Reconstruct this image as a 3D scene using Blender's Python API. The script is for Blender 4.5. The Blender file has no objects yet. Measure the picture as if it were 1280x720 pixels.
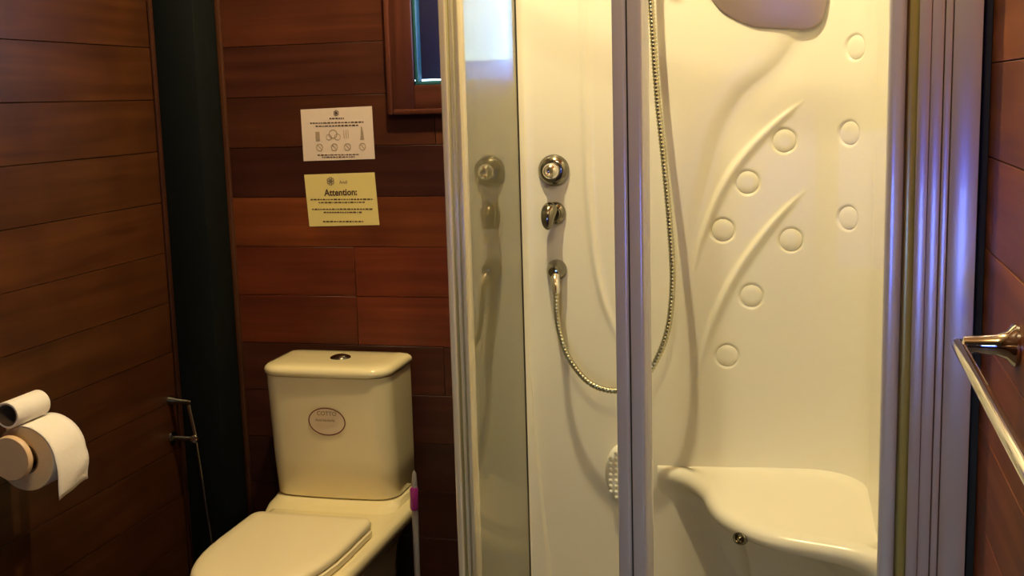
import bpy, bmesh, math, random
import numpy as np
from mathutils import Vector, Matrix

random.seed(4)
S = bpy.context.scene
COL = S.collection

# ------------------------------------------------------------------ camera, sky, light, exposure
cam_d = bpy.data.cameras.new('camera')
cam_d.sensor_width = 36.0
cam_d.lens = 1478.0 / 1280.0 * 36.0
cam_d.clip_start = 0.02
cam = bpy.data.objects.new('camera', cam_d)
COL.objects.link(cam)
cam.matrix_world = Matrix((
    (0.96893083, -0.0123825, 0.24702171, 0.0),
    (0.24573043, 0.16166476, -0.95576203, 0.0),
    (-0.02809998, 0.98676805, 0.15968472, 1.41),
    (0, 0, 0, 1)))
S.camera = cam

world = bpy.data.worlds.new('daylight')
S.world = world
world.use_nodes = True
wn, wl = world.node_tree.nodes, world.node_tree.links
wn.clear()
w_out = wn.new('ShaderNodeOutputWorld')
w_bg = wn.new('ShaderNodeBackground')
w_tc = wn.new('ShaderNodeTexCoord')
w_sep = wn.new('ShaderNodeSeparateXYZ')
w_ramp = wn.new('ShaderNodeValToRGB')
w_map = wn.new('ShaderNodeMapRange')
w_map.inputs[1].default_value = -1.0
w_map.inputs[2].default_value = 1.0
cr = w_ramp.color_ramp
cr.elements[0].position = 0.30
cr.elements[0].color = (0.02, 0.03, 0.07, 1)
cr.elements[1].position = 0.505
cr.elements[1].color = (0.75, 1.05, 1.35, 1)
e = cr.elements.new(0.485)          # blue band below the horizon, added for the jamb reflection
e.color = (0.06, 0.13, 1.10, 1)
e = cr.elements.new(1.0)
e.color = (0.10, 0.27, 0.85, 1)
wl.new(w_tc.outputs['Generated'], w_sep.inputs[0])
wl.new(w_sep.outputs['Z'], w_map.inputs[0])
wl.new(w_map.outputs[0], w_ramp.inputs[0])
wl.new(w_ramp.outputs[0], w_bg.inputs['Color'])
w_bg.inputs['Strength'].default_value = 10.0
wl.new(w_bg.outputs[0], w_out.inputs[0])

LAMPS = [   # x, y, watts : two warm ceiling lamps of the bathroom
    (-0.67, 2.28, 114.0),
    (-0.30, 0.75, 40.0),
]
LAMP_Z = 2.60
LAMP_COLOR = (1.0, 0.82, 0.45)

S.view_settings.view_transform = 'Standard'
S.view_settings.look = 'None'
S.view_settings.gamma = 1.0
S.view_settings.use_curve_mapping = False
S.view_settings.exposure = 0.0
S.cycles.use_denoising = True
S.cycles.max_bounces = 12
S.cycles.transparent_max_bounces = 24
S.cycles.caustics_reflective = False
S.cycles.caustics_refractive = False
S.cycles.sample_clamp_indirect = 6.0

# ------------------------------------------------------------------ materials
def mat(name):
    m = bpy.data.materials.new(name)
    m.use_nodes = True
    return m, m.node_tree.nodes, m.node_tree.links, m.node_tree.nodes['Principled BSDF']

def plain(name, col, rough=0.5, metal=0.0, coat=0.0, spec=0.5, bump=0.0, scale=60.0, var=0.0, sss=0.0):
    m, n, l, b = mat(name)
    b.inputs['Roughness'].default_value = rough
    b.inputs['Metallic'].default_value = metal
    b.inputs['Specular IOR Level'].default_value = spec
    b.inputs['Coat Weight'].default_value = coat
    b.inputs['Coat Roughness'].default_value = 0.05
    tc = n.new('ShaderNodeTexCoord')
    nz = n.new('ShaderNodeTexNoise')
    nz.inputs['Scale'].default_value = scale
    nz.inputs['Detail'].default_value = 3
    l.new(tc.outputs['Object'], nz.inputs['Vector'])
    mx = n.new('ShaderNodeMix'); mx.data_type = 'RGBA'
    mx.inputs[6].default_value = (*col, 1)
    mx.inputs[7].default_value = (*[c * (1 - var) for c in col], 1)
    l.new(nz.outputs['Fac'], mx.inputs[0])
    l.new(mx.outputs[2], b.inputs['Base Color'])
    if bump:
        bp = n.new('ShaderNodeBump')
        bp.inputs['Strength'].default_value = bump
        bp.inputs['Distance'].default_value = 0.002
        l.new(nz.outputs['Fac'], bp.inputs['Height'])
        l.new(bp.outputs[0], b.inputs['Normal'])
    return m

def wood(name, axis='X', rough=0.42):
    """varnished board: base colour comes from the object's own colour, grain runs along axis"""
    m, n, l, b = mat(name)
    oi = n.new('ShaderNodeObjectInfo')
    tc = n.new('ShaderNodeTexCoord')
    mp = n.new('ShaderNodeMapping')
    mp.inputs['Scale'].default_value = {'X': (1.6, 30, 34), 'Y': (30, 1.6, 34), 'Z': (30, 30, 1.6)}[axis]
    ad = n.new('ShaderNodeVectorMath'); ad.operation = 'ADD'
    sc = n.new('ShaderNodeVectorMath'); sc.operation = 'SCALE'
    cmb = n.new('ShaderNodeCombineXYZ')
    for k in range(3):
        l.new(oi.outputs['Random'], cmb.inputs[k])
    l.new(cmb.outputs[0], sc.inputs[0]); sc.inputs['Scale'].default_value = 37.0
    l.new(tc.outputs['Object'], mp.inputs['Vector'])
    l.new(mp.outputs[0], ad.inputs[0]); l.new(sc.outputs[0], ad.inputs[1])
    nz = n.new('ShaderNodeTexNoise')
    nz.inputs['Scale'].default_value = 1.0; nz.inputs['Detail'].default_value = 6
    nz.inputs['Distortion'].default_value = 0.6
    l.new(ad.outputs[0], nz.inputs['Vector'])
    rp = n.new('ShaderNodeValToRGB')
    rp.color_ramp.elements[0].position = 0.30; rp.color_ramp.elements[0].color = (0.62, 0.55, 0.5, 1)
    rp.color_ramp.elements[1].position = 0.72; rp.color_ramp.elements[1].color = (1.15, 1.15, 1.15, 1)
    l.new(nz.outputs['Fac'], rp.inputs[0])
    n2 = n.new('ShaderNodeTexNoise')
    n2.inputs['Scale'].default_value = 4.0; n2.inputs['Detail'].default_value = 2
    l.new(tc.outputs['Object'], n2.inputs['Vector'])
    r2 = n.new('ShaderNodeValToRGB')
    r2.color_ramp.elements[0].position = 0.35; r2.color_ramp.elements[0].color = (0.72, 0.68, 0.74, 1)
    r2.color_ramp.elements[1].position = 0.65; r2.color_ramp.elements[1].color = (1.08, 1.04, 1.0, 1)
    l.new(n2.outputs['Fac'], r2.inputs[0])
    m1 = n.new('ShaderNodeMix'); m1.data_type = 'RGBA'; m1.blend_type = 'MULTIPLY'; m1.inputs[0].default_value = 1
    m2 = n.new('ShaderNodeMix'); m2.data_type = 'RGBA'; m2.blend_type = 'MULTIPLY'; m2.inputs[0].default_value = 1
    l.new(oi.outputs['Color'], m1.inputs[6]); l.new(rp.outputs[0], m1.inputs[7])
    l.new(m1.outputs[2], m2.inputs[6]); l.new(r2.outputs[0], m2.inputs[7])
    l.new(m2.outputs[2], b.inputs['Base Color'])
    b.inputs['Roughness'].default_value = rough
    b.inputs['Specular IOR Level'].default_value = 0.28
    bp = n.new('ShaderNodeBump'); bp.inputs['Strength'].default_value = 0.12; bp.inputs['Distance'].default_value = 0.001
    l.new(nz.outputs['Fac'], bp.inputs['Height']); l.new(bp.outputs[0], b.inputs['Normal'])
    return m

def clear_glass(name, tint=(0.97, 0.985, 0.975), haze=0.0, ior=1.5):
    """thin pane: Fresnel mirror over clear transmission, haze carries window glow and wall reflection in its colours"""
    m, n, l, b = mat(name)
    n.remove(b)
    out = n['Material Output']
    tr = n.new('ShaderNodeBsdfTransparent'); tr.inputs[0].default_value = (*tint, 1)
    gl = n.new('ShaderNodeBsdfGlossy'); gl.inputs['Roughness'].default_value = 0.015; gl.inputs['Color'].default_value = (1.0, 1.0, 0.97, 1)
    fr = n.new('ShaderNodeFresnel')
    ge = n.new('ShaderNodeNewGeometry'); mi = n.new('ShaderNodeMix')      # same reflectance on both faces of the pane
    mi.inputs[2].default_value = ior; mi.inputs[3].default_value = 1.0 / ior
    l.new(ge.outputs['Backfacing'], mi.inputs[0]); l.new(mi.outputs[0], fr.inputs['IOR'])
    mx = n.new('ShaderNodeMixShader')
    l.new(fr.outputs[0], mx.inputs[0])
    last = tr
    if haze:
        rf = n.new('ShaderNodeBsdfRefraction'); rf.inputs['IOR'].default_value = 1.18
        rf.inputs['Roughness'].default_value = 0.55; rf.inputs['Color'].default_value = (0.60, 0.80, 1.0, 1)  # bluish tint stands for the window's glow in the pane
        df = n.new('ShaderNodeBsdfDiffuse'); df.inputs['Color'].default_value = (0.82, 0.76, 0.46, 1)  # olive colour brightens the pane like the reflected cabin wall
        h1 = n.new('ShaderNodeMixShader'); h1.inputs[0].default_value = haze
        l.new(tr.outputs[0], h1.inputs[1]); l.new(rf.outputs[0], h1.inputs[2])
        h2 = n.new('ShaderNodeMixShader'); h2.inputs[0].default_value = 0.18
        l.new(h1.outputs[0], h2.inputs[1]); l.new(df.outputs[0], h2.inputs[2])
        last = h2
    l.new(last.outputs[0], mx.inputs[1]); l.new(gl.outputs[0], mx.inputs[2])
    l.new(mx.outputs[0], out.inputs['Surface'])
    return m

def translucent(name, col):
    m, n, l, b = mat(name)
    n.remove(b)
    t = n.new('ShaderNodeBsdfTranslucent'); t.inputs[0].default_value = (*col, 1)
    l.new(t.outputs[0], n['Material Output'].inputs['Surface'])
    return m

def emit(name, col, st):
    m, n, l, b = mat(name)
    b.inputs['Base Color'].default_value = (0.8, 0.8, 0.8, 1)
    b.inputs['Emission Color'].default_value = (*col, 1)
    b.inputs['Emission Strength'].default_value = st
    return m

def tiles(name):
    m, n, l, b = mat(name)
    tc = n.new('ShaderNodeTexCoord')
    br = n.new('ShaderNodeTexBrick')
    br.offset = 0.0
    br.inputs['Scale'].default_value = 3.3
    br.inputs['Brick Width'].default_value = 1.0; br.inputs['Row Height'].default_value = 1.0
    br.inputs['Mortar Size'].default_value = 0.012
    br.inputs['Color1'].default_value = (0.055, 0.035, 0.025, 1)
    br.inputs['Color2'].default_value = (0.07, 0.045, 0.03, 1)
    br.inputs['Mortar'].default_value = (0.02, 0.018, 0.016, 1)
    l.new(tc.outputs['Object'], br.inputs['Vector'])
    l.new(br.outputs['Color'], b.inputs['Base Color'])
    b.inputs['Roughness'].default_value = 0.4
    return m

M = {}
M['wood_x'] = wood('wood_board_x', 'X')
M['wood_y'] = wood('wood_board_y', 'Y')
M['wood_z'] = wood('wood_board_z', 'Z')
M['backing'] = plain('wall_backing', (0.012, 0.007, 0.005), 0.9, bump=0.2)
M['floor'] = tiles('floor_tiles')
M['ceiling'] = plain('ceiling_paint', (0.42, 0.30, 0.18), 0.8, bump=0.1)
M['post'] = plain('green_black_paint', (0.0020, 0.0040, 0.0042), 0.75, spec=0.15, bump=0.3, scale=30, var=0.5)
M['teal'] = plain('teal_paint', (0.02, 0.10, 0.12), 0.4, var=0.3)
M['navy'] = plain('navy_board', (0.02, 0.02, 0.10), 0.5, var=0.4, scale=8)
M['sill'] = plain('pale_blue_sill', (0.10, 0.30, 0.45), 0.35, var=0.1)
M['acrylic'] = plain('white_acrylic', (0.79, 0.755, 0.645), 0.24, coat=0.0, spec=0.4, var=0.02, scale=4)
M['tray'] = plain('grey_tray', (0.30, 0.28, 0.22), 0.4, var=0.1)
M['ceramic'] = plain('ivory_ceramic', (0.80, 0.69, 0.41), 0.13, coat=0.5, var=0.02, scale=5)
M['seat_plastic'] = plain('ivory_plastic', (0.82, 0.71, 0.46), 0.25, var=0.03, scale=5)
M['white_plastic'] = plain('white_plastic', (0.88, 0.86, 0.78), 0.3, var=0.02)
M['alu'] = plain('satin_aluminium', (0.84, 0.72, 0.74), 0.27, 0.56, coat=0.4, var=0.05, scale=10)
M['alu_stile'] = plain('bright_anodised_stile', (0.80, 0.79, 0.86), 0.22, 0.30, coat=0.6, var=0.04, scale=10)
M['alu_warm'] = plain('cream_lacquered_profile', (0.88, 0.82, 0.64), 0.25, 0.15, coat=0.5, var=0.04, scale=12)
M['yellow_tint'] = plain('yellow_tinted_strip', (0.66, 0.58, 0.20), 0.25, 0.5, var=0.1)  # yellow colour stands for the lit cabin reflected in the jamb bead
M['mirror'] = plain('taupe_mirror_plate', (0.40, 0.31, 0.28), 0.30, 0.45, coat=0.0, var=0.1, scale=3)
M['chrome'] = plain('chrome', (0.78, 0.77, 0.75), 0.06, 1.0)
M['hose'] = plain('steel_hose', (0.50, 0.48, 0.36), 0.25, 1.0)
M['dark_chrome'] = plain('worn_chrome', (0.30, 0.285, 0.245), 0.14, 1.0, var=0.3)
M['rubber'] = plain('black_rubber', (0.006, 0.006, 0.007), 0.6)
M['tissue'] = plain('white_tissue', (0.86, 0.80, 0.72), 0.95, bump=0.5, scale=140, var=0.05)
M['tissue_end'] = plain('tissue_roll_end', (0.86, 0.64, 0.36), 0.95, bump=0.5, scale=300, var=0.15)
M['card'] = plain('grey_cardboard', (0.16, 0.11, 0.08), 0.9, bump=0.3, var=0.2)
M['beech'] = plain('pale_beech', (0.72, 0.50, 0.30), 0.45, bump=0.1, scale=25, var=0.12)
M['paper_white'] = plain('white_paper', (0.62, 0.50, 0.42), 0.85, var=0.05, scale=9)
M['paper_yellow'] = plain('yellow_paper', (0.66, 0.54, 0.20), 0.85, var=0.06, scale=9)
M['ink'] = plain('black_ink', (0.06, 0.03, 0.015), 0.8)
M['ink_faint'] = plain('faded_ink', (0.30, 0.22, 0.13), 0.8)
M['ink_grey'] = plain('grey_print', (0.36, 0.27, 0.18), 0.8, var=0.4, scale=300)
M['ring_ink'] = plain('red_brown_ink', (0.16, 0.035, 0.02), 0.6)
M['sticker'] = plain('clear_label_film', (0.72, 0.57, 0.38), 0.3, var=0.03)
M['purple'] = plain('magenta_plastic', (0.34, 0.02, 0.22), 0.35, var=0.2)
M['brush_white'] = plain('grey_white_plastic', (0.26, 0.235, 0.225), 0.35, var=0.1)
M['pane'] = clear_glass('window_pane')
M['door_glass'] = clear_glass('shower_door_glass', (0.99, 0.995, 0.99), ior=1.12)
M['side_glass'] = clear_glass('hazy_side_glass', (0.93, 0.94, 0.82), haze=0.6, ior=2.1)
M['glow_sheet'] = translucent('blue_translucent_sheet', (0.10, 0.62, 1.0))
M['lamp_glow'] = emit('lamp_glow', (1.0, 0.8, 0.5), 12.0)

# ------------------------------------------------------------------ helpers
def link(name, me, m=None, parent=None, smooth=False, auto=None):
    o = bpy.data.objects.new(name, me)
    COL.objects.link(o)
    if m is not None and not me.materials:
        for k in (m if isinstance(m, (list, tuple)) else [m]):
            me.materials.append(k)
    if smooth:
        for p in me.polygons:
            p.use_smooth = True
    if auto is not None:
        me.set_sharp_from_angle(angle=math.radians(auto))
    if parent is not None:
        o.parent = parent
        o.matrix_parent_inverse = parent.matrix_basis.inverted()
    return o

def obj(name, bm, m, parent=None, smooth=False, auto=None):
    bmesh.ops.recalc_face_normals(bm, faces=bm.faces)
    me = bpy.data.meshes.new(name)
    bm.to_mesh(me); bm.free()
    return link(name, me, m, parent, smooth, auto)

def thing(name, label, cat, loc=(0, 0, 0), group=None):
    o = bpy.data.objects.new(name, None)
    o.empty_display_size = 0.05
    COL.objects.link(o)
    o.location = loc
    bpy.context.view_layer.update()
    return tag(o, label, cat, group)

def tag(o, label, cat, group=None):
    o['label'] = label; o['category'] = cat
    if group: o['group'] = group
    return o

def struct(o):
    o['kind'] = 'structure'
    return o

def add_box(bm, x0, x1, y0, y1, z0, z1, bev=0.0, seg=2, rot=None, pivot=None):
    r = bmesh.ops.create_cube(bm, size=1.0)
    vs = r['verts']
    for v in vs:
        v.co = Vector(((x0 + x1) / 2 + v.co.x * (x1 - x0), (y0 + y1) / 2 + v.co.y * (y1 - y0), (z0 + z1) / 2 + v.co.z * (z1 - z0)))
    if bev:
        es = list({e for v in vs for e in v.link_edges})
        g = bmesh.ops.bevel(bm, geom=es, offset=bev, segments=seg, affect='EDGES', profile=0.5)
        vs = list({v for f in g['faces'] for v in f.verts} | {v for v in vs if v.is_valid})
    if rot is not None:
        p = Vector(pivot) if pivot else Vector(((x0 + x1) / 2, (y0 + y1) / 2, 0))
        bmesh.ops.rotate(bm, verts=vs, cent=p, matrix=Matrix.Rotation(rot, 3, 'Z'))
    return vs

def box(name, x0, x1, y0, y1, z0, z1, m, parent=None, bev=0.0, seg=2, rot=None, pivot=None):
    bm = bmesh.new()
    add_box(bm, x0, x1, y0, y1, z0, z1, bev, seg, rot, pivot)
    return obj(name, bm, m, parent, smooth=bool(bev), auto=40 if bev else None)

def frame_of(d):
    d = Vector(d).normalized()
    a = Vector((0, 0, 1)) if abs(d.z) < 0.9 else Vector((1, 0, 0))
    u = d.cross(a).normalized()
    return d, u, d.cross(u).normalized()

def add_lathe(bm, o, d, prof, seg=32, sx=1.0, sy=1.0):
    """prof: (distance along d, radius) ; closes at radius 0"""
    o = Vector(o); d, u, w = frame_of(d)
    rings = []
    for t, r in prof:
        if r < 1e-6:
            rings.append([bm.verts.new(o + d * t)])
        else:
            rings.append([bm.verts.new(o + d * t + u * (math.cos(a) * r * sx) + w * (math.sin(a) * r * sy))
                          for a in [2 * math.pi * k / seg for k in range(seg)]])
    for A, B in zip(rings, rings[1:]):
        for k in range(seg):
            k2 = (k + 1) % seg
            if len(A) == 1 and len(B) == 1: continue
            if len(A) == 1: bm.faces.new((A[0], B[k], B[k2]))
            elif len(B) == 1: bm.faces.new((A[k], B[0], A[k2]))
            else: bm.faces.new((A[k], B[k], B[k2], A[k2]))

def lathe(name, o, d, prof, m, parent=None, seg=32, sx=1.0, sy=1.0, auto=45):
    bm = bmesh.new()
    add_lathe(bm, o, d, prof, seg, sx, sy)
    return obj(name, bm, m, parent, True, auto)

def spline(pts, n):
    """Catmull-Rom through pts, n samples per span"""
    P = [Vector(p) for p in pts]
    P = [P[0] * 2 - P[1]] + P + [P[-1] * 2 - P[-2]]
    out = []
    for i in range(1, len(P) - 2):
        for k in range(n):
            t = k / n
            a, b, c, d = P[i - 1], P[i], P[i + 1], P[i + 2]
            out.append(0.5 * ((2 * b) + (c - a) * t + (2 * a - 5 * b + 4 * c - d) * t * t + (3 * b - a - 3 * c + d) * t ** 3))
    out.append(P[-2].copy())
    return out

def resample(pts, step):
    L = [0.0]
    for a, b in zip(pts, pts[1:]): L.append(L[-1] + (b - a).length)
    n = max(2, int(L[-1] / step))
    out, j = [], 0
    for k in range(n + 1):
        s = L[-1] * k / n
        while j < len(L) - 2 and L[j + 1] < s: j += 1
        t = (s - L[j]) / max(1e-9, L[j + 1] - L[j])
        out.append(pts[j].lerp(pts[j + 1], t))
    return out

def add_tube(bm, pts, rad, seg=12, cap=True):
    """rad: number or function of index"""
    rings = []
    up = None
    for i, p in enumerate(pts):
        d = (pts[min(i + 1, len(pts) - 1)] - pts[max(i - 1, 0)]).normalized()
        if up is None:
            _, up, _ = frame_of(d)
        up = (up - d * up.dot(d)).normalized()
        w = d.cross(up)
        r = rad(i) if callable(rad) else rad
        rings.append([bm.verts.new(p + up * (math.cos(a) * r) + w * (math.sin(a) * r)) for a in [2 * math.pi * k / seg for k in range(seg)]])
    for A, B in zip(rings, rings[1:]):
        for k in range(seg):
            bm.faces.new((A[k], B[k], B[(k + 1) % seg], A[(k + 1) % seg]))
    if cap:
        bm.faces.new(rings[0][::-1]); bm.faces.new(rings[-1])

def tube(name, pts, rad, m, parent=None, seg=12, auto=50):
    bm = bmesh.new()
    add_tube(bm, [Vector(p) for p in pts], rad, seg)
    return obj(name, bm, m, parent, True, auto)

def loft(name, loops, m, parent=None, cap=(True, True), auto=35, sub=0):
    bm = bmesh.new()
    R = [[bm.verts.new(p) for p in L] for L in loops]
    n = len(R[0])
    for A, B in zip(R, R[1:]):
        for k in range(n):
            bm.faces.new((A[k], B[k], B[(k + 1) % n], A[(k + 1) % n]))
    if cap[0]: bm.faces.new(R[0][::-1])
    if cap[1]: bm.faces.new(R[-1])
    return obj(name, bm, m, parent, True, auto)

def text(name, s, size, loc, m, parent=None, rot=0.0, bold=0.0, normal='-Y', sx=1.0):
    """flat printed lettering facing -Y, centred at loc"""
    cu = bpy.data.curves.new(name, 'FONT')
    cu.body = s; cu.size = size; cu.align_x = 'CENTER'; cu.align_y = 'CENTER'
    cu.offset = bold; cu.extrude = 0.0001; cu.resolution_u = 3
    o = bpy.data.objects.new(name, cu)
    COL.objects.link(o)
    dg = bpy.context.evaluated_depsgraph_get()
    me = bpy.data.meshes.new_from_object(o.evaluated_get(dg))
    bpy.data.objects.remove(o)
    me.transform(Matrix.Translation(loc) @ Matrix.Rotation(rot, 4, 'Y') @ Matrix.Rotation(math.radians(90), 4, 'X') @ Matrix.Diagonal((sx, 1, 1, 1)))
    me.materials.clear()
    return link(name, me, m, parent)

# ------------------------------------------------------------------ room
XL, XR, YB, YF, ZC = -1.67, 0.235, 2.93, -0.75, 2.70     # faces of the boards
PITCH, Z0 = 0.1337, 1.026

floor = struct(box('floor', XL - .1, XR + .1, YF - .1, YB + .1, -0.1, 0.0, M['floor']))
ceiling = struct(box('ceiling', XL - .1, XR + .1, YF - .1, YB + .1, ZC, ZC + .1, M['ceiling']))

TB = 0.014    # board thickness
# window opening in the back wall
WX0, WX1 = -1.045, -0.690
WZ0, WZ1 = Z0 + 3 * PITCH, Z0 + 7 * PITCH

def wall_obj(name, boxes):
    bm = bmesh.new()
    for b in boxes: add_box(bm, *b)
    return struct(obj(name, bm, M['backing']))

yb0, yb1 = YB + TB, YB + .10
wall_back = wall_obj('wall_back', [
    (XL - .1, WX0, yb0, yb1, 0, ZC), (WX1, XR + .1, yb0, yb1, 0, ZC),
    (WX0, WX1, yb0, yb1, 0, WZ0), (WX0, WX1, yb0, yb1, WZ1, ZC)])
xl0, xl1 = XL - .10, XL - TB
wall_left = wall_obj('wall_left', [(xl0, xl1, YF - .1, YB + TB, 0, ZC)])
wall_right = wall_obj('wall_right', [(XR + TB, XR + .10, YF - .1, YB + TB, 0, ZC)])
# front wall behind the camera, with an opening sized for the blue jamb reflection
FX0, FX1, FZ0, FZ1 = -0.50, 0.0, 0.76, 1.26
wall_front = wall_obj('wall_front', [
    (xl1, FX0, YF - .1, YF, 0, ZC), (FX1, XR + TB, YF - .1, YF, 0, ZC),
    (FX0, FX1, YF - .1, YF, 0, FZ0), (FX0, FX1, YF - .1, YF, FZ1, ZC)])

def board(parent, x0, x1, y0, y1, z0, z1, col, axis):
    g = 0.0008
    if axis == 'X': x0 += g; x1 -= g
    else: y0 += g; y1 -= g
    o = box('plank', x0, x1, y0, y1, z0 + g, z1 - g, M['wood_x' if axis == 'X' else 'wood_y'], parent, bev=0.0007, seg=1)
    # give every board its own origin so that grain and stain differ from board to board
    c = Vector(((x0 + x1) / 2, (y0 + y1) / 2, (z0 + z1) / 2))
    o.data.transform(Matrix.Translation(-c))
    o.location = c
    o.color = (*col, 1)
    return o

def tone(base, r=0.13):
    k = 1 + random.uniform(-r, r)
    return (base[0] * k, base[1] * k * (1 + random.uniform(-.06, .06)), base[2] * k)

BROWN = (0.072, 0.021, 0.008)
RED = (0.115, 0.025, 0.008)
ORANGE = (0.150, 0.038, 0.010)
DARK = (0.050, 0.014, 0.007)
rows = range(-8, 14)
for k in rows:
    z0, z1 = max(0.0, Z0 + k * PITCH), min(ZC, Z0 + (k + 1) * PITCH)
    if z1 <= z0: continue
    # back wall
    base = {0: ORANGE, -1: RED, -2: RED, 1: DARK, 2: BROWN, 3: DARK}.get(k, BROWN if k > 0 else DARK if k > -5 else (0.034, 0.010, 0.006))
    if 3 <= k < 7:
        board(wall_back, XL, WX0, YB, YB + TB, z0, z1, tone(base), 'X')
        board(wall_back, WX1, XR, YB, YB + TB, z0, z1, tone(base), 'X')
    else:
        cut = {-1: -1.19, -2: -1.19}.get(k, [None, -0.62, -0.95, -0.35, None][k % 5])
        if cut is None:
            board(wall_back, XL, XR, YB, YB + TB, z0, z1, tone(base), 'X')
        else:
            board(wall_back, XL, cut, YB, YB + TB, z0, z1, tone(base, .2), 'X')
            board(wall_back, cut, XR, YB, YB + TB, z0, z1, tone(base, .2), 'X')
    # left wall
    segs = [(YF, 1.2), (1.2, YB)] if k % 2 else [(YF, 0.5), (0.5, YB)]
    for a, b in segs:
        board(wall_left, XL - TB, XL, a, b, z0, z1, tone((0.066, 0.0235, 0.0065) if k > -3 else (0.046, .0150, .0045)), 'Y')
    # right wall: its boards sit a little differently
for k in range(-9, 13):
    z0, z1 = max(0.0, 1.180 + k * 0.1285), min(ZC, 1.180 + (k + 1) * 0.1285)
    if z1 <= z0: continue
    cut = 1.0 if k % 2 else 2.35
    board(wall_right, XR, XR + TB, YF, cut, z0, z1, tone((0.24, 0.075, 0.024)), 'Y')
    board(wall_right, XR, XR + TB, cut, YB, z0, z1, tone((0.24, 0.075, 0.024)), 'Y')

# corner post in dark green paint with a slim bead down either side
post = struct(box('trim_1', XL + .001, -1.548, 2.805, YB - .001, 0, ZC, M['post'], bev=0.004))
b1 = box('bead', -1.5475, -1.533, YB - .012, YB - .0005, 0, ZC, M['wood_z'], post, bev=0.003)
b1.color = (0.055, 0.020, 0.008, 1)
b2 = box('bead', XL + .0005, XL + .010, 2.788, 2.8045, 0, ZC, M['wood_z'], post, bev=0.003)
b2.color = (0.045, 0.015, 0.007, 1)

# window in the back wall
win = struct(bpy.data.objects.new('window_1', None)); COL.objects.link(win)
def wbox(name, *a, m=None, col=None, bev=0.002):
    o = box(name, *a, m or M['wood_x'], win, bev=bev)
    if col: o.color = (*col, 1)
    return o
cw = (0.080, 0.024, 0.014)
ce = (0.11, 0.034, 0.018)
zb = 1.378
wbox('casing', -1.062, -0.998, YB - .016, YB - .001, zb, 2.03, m=M['wood_z'], col=cw)
wbox('casing', -0.740, -0.662, YB - .016, YB - .001, zb, 2.03, m=M['wood_z'], col=cw)
wbox('casing', -0.9975, -0.7405, YB - .016, YB - .001, zb, 1.446, col=cw)
wbox('casing', -0.9975, -0.7405, YB - .016, YB - .001, 1.962, 2.03, col=cw)
wbox('moulding', -1.068, -1.054, YB - .026, YB - .0165, zb - .006, 2.036, m=M['wood_z'], col=ce, bev=.004)
wbox('moulding', -0.670, -0.656, YB - .026, YB - .0165, zb - .006, 2.036, m=M['wood_z'], col=ce, bev=.004)
wbox('moulding', -1.0535, -0.6705, YB - .026, YB - .0165, zb - .006, zb + .008, col=ce, bev=.004)
# sash with teal painted glazing bead
for a in [(-0.9975, -0.990, YB - .004, YB + .03, 1.446, 1.962), (-0.748, -0.7405, YB - .004, YB + .03, 1.446, 1.962),
          (-0.9895, -0.7485, YB - .004, YB + .03, 1.446, 1.4535), (-0.9895, -0.7485, YB - .004, YB + .03, 1.9545, 1.962)]:
    wbox('glazing_bead', *a, m=M['teal'], bev=.0015)
wbox('window_pane', -0.990, -0.748, YB + .010, YB + .014, 1.4535, 1.9545, m=M['pane'], bev=0)
wbox('sill', WX0 + .002, WX1 - .002, YB + .031, YB + .18, WZ0 + .004, WZ0 + .030, m=M['sill'])
wbox('blue_glow_strip', -0.904, -0.744, YB + .050, YB + .053, 1.452, 1.504, m=M['glow_sheet'], bev=0)  # added strip, stands for the blue glow below the bright window
wbox('shutter', -1.06, -0.905, YB + .105, YB + .125, 1.462, 1.98, m=M['navy'], bev=.003)

# unseen window behind the camera, added for the blue reflection on the jamb
w2 = struct(bpy.data.objects.new('unseen_window', None)); COL.objects.link(w2)
for a in [(FX0 - .06, FX0, YF - .001, YF + .016, FZ0 - .06, FZ1 + .06), (FX1, FX1 + .06, YF - .001, YF + .016, FZ0 - .06, FZ1 + .06),
          (FX0, FX1, YF - .001, YF + .016, FZ1, FZ1 + .06), (FX0, FX1, YF - .001, YF + .016, FZ0 - .06, FZ0)]:
    o = box('casing', *a, M['wood_x'], w2, bev=.002); o.color = (*cw, 1)
box('window_pane', FX0, FX1, YF - .05, YF - .045, FZ0, FZ1, M['pane'], w2)

# ------------------------------------------------------------------ ceiling lamps
for i, (lx, ly, watts) in enumerate(LAMPS):
    t = thing('ceiling_lamp', ['round white ceiling lamp above the gap between toilet and shower cabin',
                               'round white ceiling lamp in the front half of the bathroom'][i], 'lamp', (lx, ly, ZC))
    lathe('lamp_base', (lx, ly, ZC - .001), (0, 0, -1), [(0, 0), (0, .07), (.02, .07), (.03, .05), (.03, 0)], M['white_plastic'], t)
    ld = bpy.data.lights.new('lamp_light', 'POINT')
    ld.energy = watts; ld.color = LAMP_COLOR; ld.shadow_soft_size = 0.028
    lo = bpy.data.objects.new('lamp_light', ld); COL.objects.link(lo)
    lo.location = (lx, ly, LAMP_Z)

# ------------------------------------------------------------------ shower cabin
PX = -0.709          # plane of the side pane
PYB = 2.862          # face of the back panel
cabin = thing('shower_cabin', 'white moulded corner shower cabin with glass doors and a built-in seat', 'shower', (-0.25, 2.4, 0.0))

def arc_pts(c, r, a0, a1, n):
    return [Vector((c[0] + r * math.cos(math.radians(a0 + (a1 - a0) * k / n)), c[1] + r * math.sin(math.radians(a0 + (a1 - a0) * k / n)))) for k in range(n + 1)]

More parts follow.
